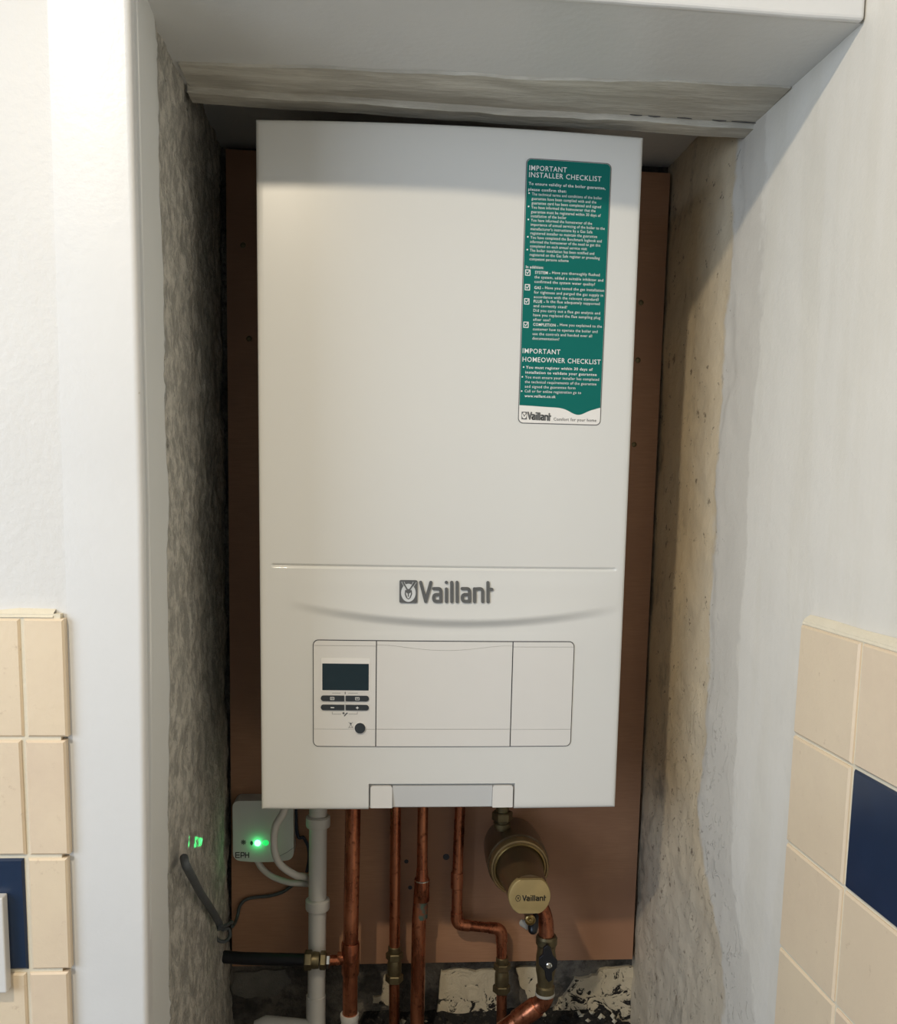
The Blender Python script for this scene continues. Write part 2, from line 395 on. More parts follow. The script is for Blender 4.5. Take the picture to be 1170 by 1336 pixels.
# cream caulk bead along the top of the tiles
V, F = [], []
n = 60
for i in range(n+1):
    y = YR-(1.39)*i/n; q = fbm(Vector((0, y*12, 3)), 1, 3)*.0016
    V += [rw(y, ZR0+.0075+q, .0005), rw(y, ZR0+.004+q*.5, .0055), rw(y, ZR0-.0005, .0075), rw(y, ZR0-.001, .0005)]
for i in range(n):
    for k in range(4): F.append((i*4+k, i*4+(k+1) % 4, (i+1)*4+(k+1) % 4, (i+1)*4+k))
obj('caulk_bead', (V, F), M['grout'], WR, smooth=60)
for cidx in range(8):
    for r in range(8):
        p = rw(YR-cidx*P_*math.cos(ANG)-(.0004 if cidx == 0 else .0016), ZR0-(r+1)*P_+G/2, .0012)
        navy = (cidx, r) == (1, 1)
        put_tile(me_n if navy else me_b, p, -math.pi/2+ANG, WR, navy)
# tiles, left wall: a cut column beside the lining, whole ones beyond
WF = bpy.data.objects['wall_front_left']
ZL0 = .2375
zl = [ZL0-.1*k for k in range(8)]
def leftbed():
    pts = [(-1.0, ZL0+.002), (-.1285, ZL0+.002), (-.1385, -.11), (-.153, -.55), (-1.0, -.55)]
    return prism(pts, -.2145, -.206)
obj('grout', leftbed(), M['grout'], WF)
V, F = [], []
for i in range(n+1):
    x = -.995+(.861)*i/n; q = fbm(Vector((x*30, 0, 7)), 1, 4)*.002
    V += [(x, -.2072, ZL0+.0055+q), (x, -.2125, ZL0+.003+q), (x, -.2158, ZL0-.0005), (x, -.207, ZL0-.001)]
for i in range(n):
    for k in range(4): F.append((i*4+k, i*4+(k+1) % 4, (i+1)*4+(k+1) % 4, (i+1)*4+k))
obj('caulk_bead', (V, F), M['grout'], WF, smooth=60)
for r in range(7):
    xr_ = at(84+2.1*r, 850+156*r, -.2168).x; lean = 0; wd = .0315
    me = bpy.data.meshes.new('cut_tile'); me = tile_mesh(wd, P_-G, .008, 1, 'cut_tile'); me.materials.append(M['tile'])
    put_tile(me, (xr_-wd, -.2088, zl[r]-P_+G/2), 0, WF)
    for cidx in range(7):
        navy = (cidx, r) == (0, 2)
        put_tile(me_n if navy else me_b, (xr_-wd-G-(cidx+1)*P_+G+lean*.3, -.2088, zl[r]-P_+G/2), 0, WF, navy)

# white faceplate at the left edge of the view
pl = at(3, 1172, -.2275); pb = at(3, 1296, -.2275)
sp = thing('socket_plate', 'white electrical faceplate on the left wall, over the navy tile', 'faceplate', (pl.x-.043, -.2165, (pl.z+pb.z)/2))
obj('plate', box(pl.x-.086, pl.x, -.2275, -.2168, pb.z, pl.z), M['panel'], sp, bevel=.0012, bseg=2)

# ------------------------------------------------------------------ backboard
bb = [(-.0695, .753), (.4855, .7475), (.4830, -.3085), (-.0745, -.3085)]
BD = obj('backboard', prism(bb, .245, .263), M['board'], label='tall brown laminate board screwed to the back of the recess behind the boiler', cat='board')
for (px, py) in [(325, 442), (317, 320), (827, 580), (836, 395), (832, 470)]:
    p = at(px, py, .245)
    obj('screw', lathe([(.0034, 0), (.0034, .0008), (.002, .0014), (.0018, .0004)], (p.x, p.y, p.z), (0, -1, 0), 14), M['brass_dull'], BD, smooth=40)

for (px, py, r) in [(582, 1118, .0045), (530, 1124, .003), (535, 1158, .003)]:
    p = at(px, py, .2449); obj('old_hole', lathe([(r, 0), (r*.9, .0004), (r*.4, .0003)], p, (0, -1, 0), 14), M['gap'], BD)

# ------------------------------------------------------------------ boiler
BW, BH = .3859, .70
boiler = thing('boiler', 'white wall-hung gas boiler with green checklist sticker and control panel', 'boiler', (BW/2, .12, 0))
def bow(x, z):
    u = (x-BW/2)/(BW/2); return -.0095*(1-u*u)*(.35+.65*sst(.0, .40, z))
def front(x, z):
    y = bow(x, z)
    env = max(0, 1-((x-.206)/.178)**2)**.9
    zc = .2068+.0145*((x-.209)/.158)**2
    d = z-zc
    if env > 0 and z > .187 and z < .262:
        up = .0055*math.exp(-max(0, d)/.030)*(1-sst(.245, .262, z)); dn = -.0022*math.exp(-max(0, -d)/.018)*sst(.187, .197, z)
        k = sst(-.0085, .0040, d); y -= env*(up*k+dn*(1-k))
    if .0125 < x < .3755:
        g = abs(z-.2633); e = sst(.0125, .0145, x)*sst(.3755, .3735, x)
        if g < .0022: y += .0019*(1-g/.0022)*e
    return y
def zlist():
    L = [0, .0006, .0014, .0024, .004, .008]
    z = .012
    while z < .192: L.append(z); z += .006
    z = .192
    while z < .240: L.append(z); z += .0011
    while z < .259: L.append(z); z += .003
    z = .2595
    while z < .2672: L.append(z); z += .00055
    z = .270
    while z < .690: L.append(z); z += .010
    return L+[.692, .696, .6976, .6986, .6994, .7]
def xlist():
    L = [0, .0006, .0014, .0024, .004, .008]; x = .0115
    L += [.0115, .0125, .0135, .0145]; x = .018
    while x < .370: L.append(x); x += .004
    return L+[.3735, .3745, .3755, .378, .3819, .3835, .3845, .3853, .3859]
NX0, NX1, NZ1 = .1150, .2725, .0290
zsB = sorted(set(round(v, 5) for v in zlist()+[NZ1-.0004, NZ1+.0004]))
xsB = sorted(set(round(v, 5) for v in xlist()+[NX0-.0004, NX0+.0004, NX1-.0004, NX1+.0004]))
def rnd(d, r=.0042): return r-math.sqrt(max(0, r*r-(r-d)**2)) if d < r else 0
V, F = [], []
nx, nz = len(xsB), len(zsB)
for x in xsB:
    for z in zsB:
        y = front(x, z)+max(rnd(x), rnd(BW-x), rnd(z), rnd(BH-z))
        if NX0 <= x <= NX1 and z < NZ1: y += .0055
        V.append((x, y, z))
for i in range(nx-1):
    for j in range(nz-1): F.append((i*nz+j, (i+1)*nz+j, (i+1)*nz+j+1, i*nz+j+1))
ring = [i*nz for i in range(nx)]+[(nx-1)*nz+j for j in range(1, nz)]+[i*nz+nz-1 for i in range(nx-2, -1, -1)]+[j for j in range(nz-2, 0, -1)]
n0 = len(V)
for k in ring: V.append((V[k][0], .024, V[k][2]))
for k in range(len(ring)):
    k2 = (k+1) % len(ring); F.append((ring[k], n0+k, n0+k2, ring[k2]))
F.append(tuple(n0+k for k in range(len(ring))))
obj('front_panel', (V, F), M['enamel'], boiler, smooth=50)
obj('casing', box(.0022, BW-.0022, .0242, .2445, .002, BH-.002), M['enamel'], boiler, bevel=.003, bseg=2)

def slab(name, mat, parent, x0, x1, zb, zt, off, thick, rad=(0, 0, 0, 0), surf=bow, nxx=18, nzz=5, smooth=40):
    """bent plate on the front: rad = bl, br, tr, tl"""
    fb = zb if callable(zb) else (lambda x: zb); ft = zt if callable(zt) else (lambda x: zt)
    xs = [x0+(x1-x0)*i/nxx for i in range(nxx+1)]
    for r, side in ((max(rad[0], rad[3]), 0), (max(rad[1], rad[2]), 1)):
        if r:
            for i in range(1, 8):
                c = r*(1-math.cos(math.pi/2*i/8)); xs.append(x0+c if side == 0 else x1-c)
    xs = sorted(set(round(x, 7) for x in xs))
    def cut(r, d): return r-math.sqrt(max(0, r*r-(r-d)**2)) if r and d < r else 0
    Vf, Vb = [], []
    for x in xs:
        a = fb(x)+max(cut(rad[0], x-x0), cut(rad[1], x1-x)); b = ft(x)-max(cut(rad[3], x-x0), cut(rad[2], x1-x))
        for j in range(nzz+1):
            z = a+(b-a)*j/nzz; y = surf(x, z)-off; Vf.append((x, y-0, z)); Vb.append((x, y+thick, z))
    m = nzz+1; k = len(xs); N = k*m; F = []
    for i in range(k-1):
        for j in range(nzz):
            F.append((i*m+j, (i+1)*m+j, (i+1)*m+j+1, i*m+j+1)); F.append((N+i*m+j, N+i*m+j+1, N+(i+1)*m+j+1, N+(i+1)*m+j))
    for i in range(k-1):
        F.append((i*m, N+i*m, N+(i+1)*m, (i+1)*m)); F.append((i*m+nzz, (i+1)*m+nzz, N+(i+1)*m+nzz, N+i*m+nzz))
    for j in range(nzz):
        F.append((j, j+1, N+j+1, N+j)); q = (k-1)*m; F.append((q+j, N+q+j, N+q+j+1, q+j+1))
    vf = (Vf+Vb, F)
    return obj(name, vf, mat, parent, smooth=smooth) if name else vf

def stroke(pts, w, cap=True):        # flat ribbon polygons in (x, z), list of convex polys
    polys = []
    for a, b in zip(pts, pts[1:]):
        dx, dz = b[0]-a[0], b[1]-a[1]; L = math.hypot(dx, dz) or 1; nx_, nz_ = -dz/L*w/2, dx/L*w/2
        polys.append([(a[0]+nx_, a[1]+nz_), (a[0]-nx_, a[1]-nz_), (b[0]-nx_, b[1]-nz_), (b[0]+nx_, b[1]+nz_)])
    for p in (pts if cap else pts[1:-1]): polys.append([(p[0]+w/2*math.cos(t), p[1]+w/2*math.sin(t)) for t in [2*math.pi*i/14 for i in range(14)]])
    return polys
def disc(c, rx, rz, n=24): return [(c[0]+rx*math.cos(2*math.pi*i/n), c[1]+rz*math.sin(2*math.pi*i/n)) for i in range(n)]
def flat(polys, off, thick, surf):     # polys in (x, z) laid on a surface
    V, F = [], []
    for P in polys:
        n = len(V); k = len(P)
        V += [(x, surf(x, z)-off, z) for x, z in P]+[(x, surf(x, z)-off+thick, z) for x, z in P]
        ar = sum(P[i][0]*P[(i+1) % k][1]-P[(i+1) % k][0]*P[i][1] for i in range(k))
        idx = list(range(k)) if ar > 0 else list(range(k-1, -1, -1))
        F.append(tuple(n+i for i in idx))
        for q in range(k):
            i, j = idx[q], idx[(q+1) % k]; F.append((n+i, n+k+i, n+k+j, n+j))
    return V, F

# control area
CX0, CX1, CZ0, CZ1 = .0553, .3328, .0706, .1862
slab('surround_gap', M['gap'], boiler, CX0, CX1, CZ0, CZ1, .0006, .0018, (.006, .006, .006, .006), nxx=30)
unit = slab('control_unit', M['panel'], boiler, CX0+.0009, .1213, .0903, .1800, .0016, .0014)
slab('lip', M['panel'], unit, CX0+.0009, .1213, CZ0+.0009, .0900, .0015, .0014, (.0052, 0, 0, 0))
slab('lip', M['panel'], unit, CX0+.0009, .1213, .1803, CZ1-.0009, .0015, .0014, (0, 0, 0, .0052))
swp = lambda x: .1812-.0052*max(0, 1-((x-.1937)/.062)**2)**1.6
flap = slab('flap_door', M['panel'], boiler, .1224, .2656, .0906, lambda x: swp(x)-.00012, .0018, .0016, nxx=36)
slab('lip', M['panel'], flap, .1224, .2656, CZ0+.0009, .0902, .0017, .0016, nxx=30)
slab('lip', M['panel'], flap, .1224, .2656, lambda x: swp(x)+.00012, CZ1-.0009, .0017, .0016, nxx=36)
cover = slab('side_cover', M['panel'], boiler, .2668, CX1-.0009, .0900, .1800, .0016, .0014)
slab('lip', M['panel'], cover, .2668, CX1-.0009, CZ0+.0009, .0897, .0015, .0014, (0, .0052, 0, 0))
slab('lip', M['panel'], cover, .2668, CX1-.0009, .1803, CZ1-.0009, .0015, .0014, (0, 0, .0052, 0))
slab('display_bezel', M['paper'], unit, .0642, .1151, .1311, .1668, .0020, .0006, (.001,)*4)
slab('display', M['glass'], unit, .0653, .1140, .1324, .1611, .0023, .0006, (.0004,)*4)
for x0, x1, z0, z1, rd in [(.0637, .0883, .1208, .1267, (.003, .0003, .0003, .003)), (.0900, .1143, .1208, .1267, (.0003, .003, .003, .0003)),
                           (.0637, .0883, .1110, .1168, (.003, .0003, .0003, .003)), (.0900, .1143, .1110, .1168, (.0003, .003, .003, .0003))]:
    slab('button', M['rubber'], unit, x0, x1, z0, z1, .0030, .0016, rd, nxx=8, nzz=2)
slab('button_divider', M['silver'], unit, .0888, .0895, .1112, .1266, .0024, .0008, nxx=2, nzz=2)
slab('knob_ring', M['paper'], unit, .0985, .1117, .0850, .0982, .0022, .0008, (.0066,)*4)
slab('reset_knob', M['rubber'], unit, .0995, .1107, .0860, .0972, .0036, .0022, (.0056,)*4)
pr_ = []
for a, b in [((.0755, .1293), (.0845, .1293)), ((.0925, .1293), (.1025, .1293)), ((.0757, .1090), (.0757, .1064)), ((.0757, .1064), (.0850, .1064)),
             ((.0930, .1066), (.1022, .1066)), ((.1022, .1066), (.1022, .1092))]: pr_ += stroke([a, b], .00032, False)
pr_ += stroke([(.0893, .1286), (.0893, .1303)], .0009)
pr_ += stroke([(.0886, .1047), (.0902, .1066), (.0914, .1076)], .0013)+[disc((.0876, .1075), .0012, .0012, 10)]
for c in [(.0953, .0945)]:      # crossed-out flame
    x, z = c; pr_ += stroke([(x-.0024, z-.0032), (x-.0012, z-.0012)], .00035)+stroke([(x+.0024, z-.0032), (x+.0012, z-.0012)], .00035)
    pr_ += stroke([(x-.0022, z+.0034), (x-.0012, z+.0022)], .00035)+stroke([(x+.0022, z+.0034), (x+.0012, z+.0022)], .00035)
    pr_ += [disc((x, z+.0016), .0010, .0013, 10)]+stroke([(x-.0010, z-.0004), (x-.0014, z-.0026), (x+.0014, z-.0026), (x+.0010, z-.0004), (x-.0010, z-.0004)], .0003)
obj('printed_symbols', flat(pr_, .00175, .0002, bow), M['print_grey'], unit, kind='stuff')
pw = []
def rect_out(cx, cz, hw, hh, w_): return stroke([(cx-hw, cz-hh), (cx+hw, cz-hh), (cx+hw, cz+hh), (cx-hw, cz+hh), (cx-hw, cz-hh)], w_)
pw += rect_out(.0758, .1237, .0019, .0013, .0005)+stroke([(.0753, .1232), (.0753, .1242)], .0004)+stroke([(.0763, .1232), (.0763, .1242)], .0004)
pw += rect_out(.1022, .1237, .0020, .0013, .0005)+stroke([(.1012, .1242), (.1030, .1242)], .0005)
pw += stroke([(.0744, .1138), (.0776, .1138)], .0009)+stroke([(.1010, .1138), (.1034, .1138)], .0008)+stroke([(.1022, .1127), (.1022, .1149)], .0008)
obj('button_symbols', flat(pw, .00315, .0003, bow), M['print_white'], unit, kind='stuff')

# maker's lettering, raised
LG = lambda x, y: (at(510+x/7.8, 745+y/7.8, -.0165).x, at(510+x/7.8, 745+y/7.8, -.0165).z)
def arc(cx, cy, rx, ry, a0, a1, n=8): return [(cx+rx*math.cos(math.radians(a0+(a1-a0)*i/n)), cy+ry*math.sin(math.radians(a0+(a1-a0)*i/n))) for i in range(n+1)]
A = lambda x: [[(x, 186), (x+52, 186)]+arc(x+52, 211, 22, 25, -90, 0, 5)+[(x+74, 316)], [(x+74, 246), (x+24, 246)]+arc(x+22, 281, 22, 34, -90, -270, 8)+[(x+74, 315)]]
WORD = [[(304, 122), (355, 316), (408, 122)], *A(436), [(567, 190), (567, 318)], [(567, 122), (567.5, 122.5)], [(622, 122), (622, 318)], [(677, 122), (677, 318)], *A(729),
        [(855, 188), (855, 318)], [(857, 190), (905, 187)]+arc(912, 212, 26, 25, -90, 0, 5)+[(938, 318)], [(993, 125), (993, 320)], [(993, 194), (1033, 194)]]
def word(mapper, w_): return [p for s in WORD for p in stroke([mapper(*q) for q in s], w_)]
sc = .1037e-3
def logo_base(x, z): return bow(x, z)-.0035
obj('brand_lettering', flat(word(LG, 32*sc), .0018, .0024, front), M['chrome_dark'], boiler)
e = [LG(85, 330), LG(268, 330), LG(268, 100), LG(85, 100)]
emb = slab('brand_emblem', M['chrome_dark'], boiler, e[0][0], e[1][0], e[0][1], e[2][1], .0018, .0024, (.0016,)*4, surf=front, nxx=6, nzz=2)
ring_ = [LG(*p) for p in arc(178, 228, 66, 84, 0, 360, 28)]
obj('emblem_oval', flat([disc(LG(178, 228), 73*sc, 91*sc, 28)], .0021, .0005, front), M['silver'], emb)
hare = stroke([LG(*p) for p in [(172, 205), (150, 165), (120, 120)]], 14*sc)+stroke([LG(*p) for p in [(184, 205), (212, 165), (246, 122)]], 14*sc)
hare += [disc(LG(178, 212), 24*sc, 24*sc, 14)]+stroke([LG(*p) for p in [(150, 205), (146, 240), (160, 275)]], 12*sc)+stroke([LG(*p) for p in [(206, 205), (210, 240), (196, 275)]], 12*sc)
hare += stroke([LG(178, 215), LG(178, 262)], 11*sc)+stroke([LG(162, 280), LG(178, 290), LG(194, 280)], 8*sc)
obj('emblem_hare', flat(hare, .0024, .0005, front), M['chrome_dark'], emb)
obj('emblem_ears', flat(stroke([LG(110, 118), LG(150, 195)], 4*sc)+stroke([LG(134, 116), LG(162, 170)], 4*sc)+stroke([LG(228, 118), LG(196, 172)], 4*sc)+stroke([LG(258, 122), LG(212, 190)], 4*sc), .0026, .0005, front), M['silver'], emb)

# clip and strip in the notch of the bottom edge
strip = slab('bottom_strip', M['greyplastic'], boiler, .1403, .2484, .0028, .0272, .0, .003, surf=lambda x, z: bow(x, z)+.0036-.004*(z-.0012)/.026, nxx=10)
for x0, x1 in ((.1166, .1400), (.2487, .2709)):
    slab('clip', M['panel'], boiler, x0, x1, .0026, .0272, .0008, .005, (.0006, .0006, .003, .003), nxx=6)

# sticker
st = boiler
sx = lambda z, l, r: l
def skew(x, z): return x+(z-.415)*.0052        # the sticker leans a touch
def s_surf(x, z): return front(x, z)
def sk(vf): return [(x+(z-.415)*.0050, y, z) for x, y, z in vf[0]], vf[1]
SX0, SX1, SZ0, SZ1 = .2648, .3519, .4133, .6718
stick = obj('sticker', sk(slab(None, None, None, SX0, SX1, SZ0, SZ1, .0004, .0003, (.0052,)*4, nzz=30)), M['print_grey'], boiler)
obj('sticker_face', sk(slab(None, None, None, SX0+.0008, SX1-.0008, SZ0+.0008, SZ1-.0008, .00055, .0002, (.0046,)*4, nzz=30)), M['paper'], stick)
def wave(x):
    u = (x-SX0)/(SX1-SX0); return .4315-.0068*math.exp(-((u-.72)/.135)**2)-.0012*sst(0, .45, u)+.0012*sst(.9, 1.0, u)
obj('green_field', sk(slab(None, None, None, SX0+.0010, SX1-.0010, wave, SZ1-.0010, .0007, .0002, (0, 0, .0044, .0044), nxx=40, nzz=30)), M['green'], stick)
# text: built-in font turned into mesh, fitted to width and cap height
tc = bpy.data.curves.new('text', 'FONT'); tob = bpy.data.objects.new('text', tc); COL.objects.link(tob); tc.resolution_u = 2; tc.space_character = 1.1
def text2d(s, bold=0.0):
    tc.body = s; tc.size = 1; tc.offset = bold; bpy.context.view_layer.update()
    ev = tob.evaluated_get(bpy.context.evaluated_depsgraph_get()); me = ev.to_mesh()
    v = [(p.co.x, p.co.y) for p in me.vertices]; f = [tuple(p.vertices) for p in me.polygons]; ev.to_mesh_clear(); return v, f
_, _H = 0, None
hv, _f2 = text2d('H'); CAPH = max(p[1] for p in hv)
def lay(s, x0, z0, x1, cap, off, surf, bold=0):
    v, f = text2d(s, bold); lo, hi = min(p[0] for p in v), max(p[0] for p in v)
    kx = (x1-x0)/(hi-lo); kz = cap/CAPH; out = []
    for a, b in v:
        x = x0+(a-lo)*kx; z = z0+b*kz; out.append((x, surf(x, z)-off, z))
    return out, f
T1 = lambda x, y: (640+x/5.85, 180+y/5.85)
T2 = lambda x, y: (640+x/5.85, 370+y/5.85)
heads = [(T1, 'IMPORTANT', 298, 238, 588, .0047), (T1, 'INSTALLER CHECKLIST', 296, 290, 858, .0047), (T2, 'IMPORTANT', 247, 527, 538, .0047), (T2, 'HOMEOWNER CHECKLIST', 246, 592, 852, .0047)]
B_ = .0027
bold = [(T1, 'To ensure validity of the boiler guarantee,', 294, 350, 890), (T1, 'please confirm that:', 290, 394, 585), (T1, 'In addition:', 272, 988, 408),
        (T2, 'You must register within 30 days of', 272, 645, 790), (T2, 'installation to validate your guarantee', 268, 683, 822), (T2, 'www.vaillant.co.uk', 262, 864, 502)]
body = [(T1, *r) for r in [('The technical terms and conditions of the boiler', 318, 430, 862), ('guarantee have been complied with and the', 316, 464, 818), ('guarantee card has been completed and signed', 316, 498, 855),
    ('You have informed the homeowner that the', 314, 531, 812), ('guarantee must be registered within 30 days of', 312, 565, 853), ('installation of the boiler', 311, 598, 585),
    ('You have informed the homeowner of the', 311, 630, 785), ('importance of annual servicing of the boiler to the', 310, 663, 885), ("manufacturer's instructions by a Gas Safe", 308, 696, 788), ('registered installer to maintain the guarantee', 307, 729, 825),
    ('You have completed the Benchmark logbook and', 307, 762, 860), ('informed the homeowner of the need to get this', 305, 795, 850), ('completed on each annual service visit', 304, 828, 745),
    ('The boiler installation has been notified and', 303, 861, 802), ('registered on the Gas Safe register or prevailing', 302, 894, 845), ('competent persons scheme', 300, 927, 602),
    ('the system, added a suitable inhibitor and', 338, 1065, 873), ('confirmed the system water quality?', 338, 1100, 808)]]
body += [(T2, *r) for r in [('for tightness and purged the gas supply in', 335, 70, 872), ('accordance with the relevant standard?', 333, 105, 838), ('and correctly sited?', 331, 174, 590),
    ('Did you carry out a flue gas analysis and', 330, 209, 848), ('have you replaced the flue sampling plug', 329, 244, 850), ('after use?', 328, 279, 460),
    ('customer how to operate the boiler and', 326, 352, 828), ('use the controls and handed over all', 324, 388, 785), ('documentation?', 322, 423, 530),
    ('You must ensure your installer has completed', 266, 720, 840), ('the technical requirements of the guarantee', 264, 756, 820), ('and signed the guarantee form', 264, 792, 655), ('Call or for online registration go to', 263, 827, 700)]]
two = [(T1, 'SYSTEM - ', 'Have you thoroughly flushed', 342, 1030, 475, 845), (T2, 'GAS - ', 'Have you tested the gas installation', 337, 35, 420, 880),
       (T2, 'FLUE - ', 'Is the flue adequately supported', 332, 140, 432, 845), (T2, 'COMPLETION - ', 'Have you explained to the', 328, 317, 535, 862)]
def line(Tm, s, x0, y0, x1, cap, b):
    a = at(*Tm(x0, y0), -.012); c = at(*Tm(x1, y0), -.012); return lay(s, a.x, a.z, c.x, cap, .00095, s_surf, b)
for T, s, a, b, c, h in heads: obj('heading_line', line(T, s, a, b, c, h, .006), M['print_white'], stick)
obj('bold_lettering', join(*([line(T, s, a, b, c, B_, .014) for T, s, a, b, c in bold]+[line(T, s, a, b, c-14, B_, .014) for T, s, q, a, b, c, d in two])), M['print_white'], stick, kind='stuff')
obj('body_lettering', join(*([line(T, s, a, b, c, B_, .002) for T, s, a, b, c in body]+[line(T, q, c, b, d, B_, .002) for T, s, q, a, b, c, d in two])), M['print_white'], stick, kind='stuff')
pol = []
for Tm, x, y in [(T1, 297, 413), (T1, 293, 515), (T1, 291, 615), (T1, 287, 748), (T1, 283, 846), (T2, 255, 634), (T2, 245, 709), (T2, 240, 818)]:
    p = at(*Tm(x, y), -.012); pol.append(disc((p.x, p.z), .0008, .0008, 10))
tick = []
for Tm, x, y in [(T1, 287, 1022), (T1, 284, 1134), (T2, 279, 131), (T2, 273, 310)]:
    p = at(*Tm(x, y), -.012); pol += rect_out(p.x, p.z, .0023, .0026, .0008)+stroke([(p.x-.0012, p.z+.0004), (p.x-.0003, p.z-.0011), (p.x+.0014, p.z+.0016)], .0007)
obj('bullets_and_boxes', flat(pol, .00095, .0002, s_surf), M['print_white'], stick, kind='stuff')
LQ = lambda x, y: (lambda p: (p.x, p.z))(at(670+(190+(x-303)*.395)/9.75, 520+(172+(y-122)*.43+(x-303)*.022)/9.75, -.012))
obj('small_brand_lettering', flat(word(LQ, .00155), .00095, .0002, s_surf), M['print_grey'], stick)
a = at(670+105/9.75, 520+260/9.75, -.012); b = at(670+175/9.75, 520+165/9.75, -.012)
obj('small_emblem', flat([[(a.x, a.z), (b.x, a.z), (b.x, b.z), (a.x, b.z)]], .00095, .0002, s_surf), M['print_grey'], stick)
cx_, cz_ = (a.x+b.x)/2, (a.z+b.z)/2
obj('small_emblem_oval', flat([disc((cx_, cz_), .0024, .0030, 20)], .0011, .0001, s_surf), M['paper'], stick)
obj('small_emblem_hare', flat(stroke([(cx_, cz_-.0008), (cx_-.0012, cz_+.0015)], .0007)+stroke([(cx_, cz_-.0008), (cx_+.0014, cz_+.0017)], .0007), .0012, .0001, s_surf), M['print_grey'], stick)
a = at(670+518/9.75, 520+268/9.75, -.012); c = at(670+1072/9.75, 520+282/9.75, -.012)
obj('slogan_lettering', lay('Comfort for your home', a.x, a.z-.0006, c.x, .0031, .00095, s_surf, .002), M['print_grey'], stick)

# ------------------------------------------------------------------ pipework below
def ring_on(c, ax, r, h, e=.0006): return lathe([(r-e, -h/2), (r, -h/2+e), (r, h/2-e), (r-e, h/2)], c, ax, 24)
def compression(name, c, parent, mat, s=1.0):       # valve body: nut, hex body, nut
    c = Vector(c); Zx = (0, 0, 1)
    return obj(name, join(hexnut(c+Vector((0, 0, .017*s)), Zx, .0118*s, .010*s), lathe([(.0085*s, -.013*s), (.0098*s, -.006*s), (.0098*s, .006*s), (.0085*s, .013*s)], c, Zx, 20),
        hexnut(c+Vector((0, 0, -.015*s)), Zx, .0122*s, .011*s), lathe([(.0082*s, .022*s), (.0088*s, .024*s), (.0088*s, .030*s), (.0078*s, .031*s)], c, Zx, 20)), mat, parent, smooth=30)

# pipe 1: 22 mm with tee and white collar
Y1 = .178
a = at(460.5, 1060, Y1); bq = at(457, 1250, Y1); cq = at(456, 1326, Y1)
p1 = thing('copper_pipe', 'thick copper pipe beside the white waste pipe, with a side branch and white collar', 'pipe', (cq.x, Y1, -.425), 'copper pipes under the boiler')
obj('pipe', tube([(a.x, Y1, .004), (a.x, Y1, a.z), (bq.x, Y1, bq.z), (cq.x, Y1, -.425)], .0098, 24), M['copper'], p1, smooth=40)
obj('tee', join(lathe([(.0112, -.022), (.0118, -.020), (.0118, .020), (.0112, .022)], bq, (0, 0, 1), 24), lathe([(.0085, 0), (.0085, .016), (.0078, .017)], bq, (-1, 0, 0), 20)), M['copper'], p1, smooth=40)
obj('collar', join(lathe([(.0118, -.004), (.0124, 0), (.0120, .004)], cq, (0, 0, 1), 24), lathe([(.0110, -.045), (.0112, -.004)], cq, (0, 0, 1), 24)), M['pipe_white'], p1, smooth=40)
g = at(487, 1160, .235)

# pipe 2: 15 mm with valve
Y2 = .222
a = at(516, 1065, Y2); bq = at(514.5, 1262, Y2)
p2 = thing('copper_pipe', 'slim straight copper pipe with a dark valve, second from the left', 'pipe', (bq.x, Y2, -.425), 'copper pipes under the boiler')
obj('pipe', tube([(a.x, Y2, .004), (a.x, Y2, a.z), (bq.x, Y2, bq.z), (bq.x+.001, Y2, -.425)], .0073, 20), M['copper'], p2, smooth=40)
compression('valve', bq, p2, M['brass_dull'])
# pipe 3: steps from 15 to 22 mm
Y3 = .205
a = at(551.5, 1065, Y3); bq = at(550.5, 1146, Y3); cq = at(546.5, 1200, Y3); dq = at(544, 1330, Y3)
p3 = thing('copper_pipe', 'copper pipe that widens below a reducer, with a green stain, third from the left', 'pipe', (dq.x, Y3, -.425), 'copper pipes under the boiler')
obj('pipe', tube([(a.x, Y3, .004), (a.x, Y3, a.z), (bq.x, Y3, bq.z)], .0070, 20), M['copper'], p3, smooth=40)
obj('wide_pipe', tube([bq, cq, (dq.x, Y3, -.425)], .0095, 24), M['copper'], p3, smooth=40)
obj('reducer', lathe([(.0074, -.020+.034), (.0078, .012), (.0078, .004), (.0100, -.001), (.0103, -.004), (.0103, -.030), (.0098, -.031)], bq, (0, 0, 1), 24), M['copper'], p3, smooth=30)
obj('solder_ring', ring_on(bq+Vector((0, 0, -.002)), (0, 0, 1), .0106, .0022), M['chrome'], p3, smooth=30)
obj('green_stain', lathe([(.0096, -.012), (.00975, -.008), (.00975, .008), (.0096, .012)], at(548.5, 1186, Y3), (0, 0, 1), 24), M['patina'], p3, smooth=30)
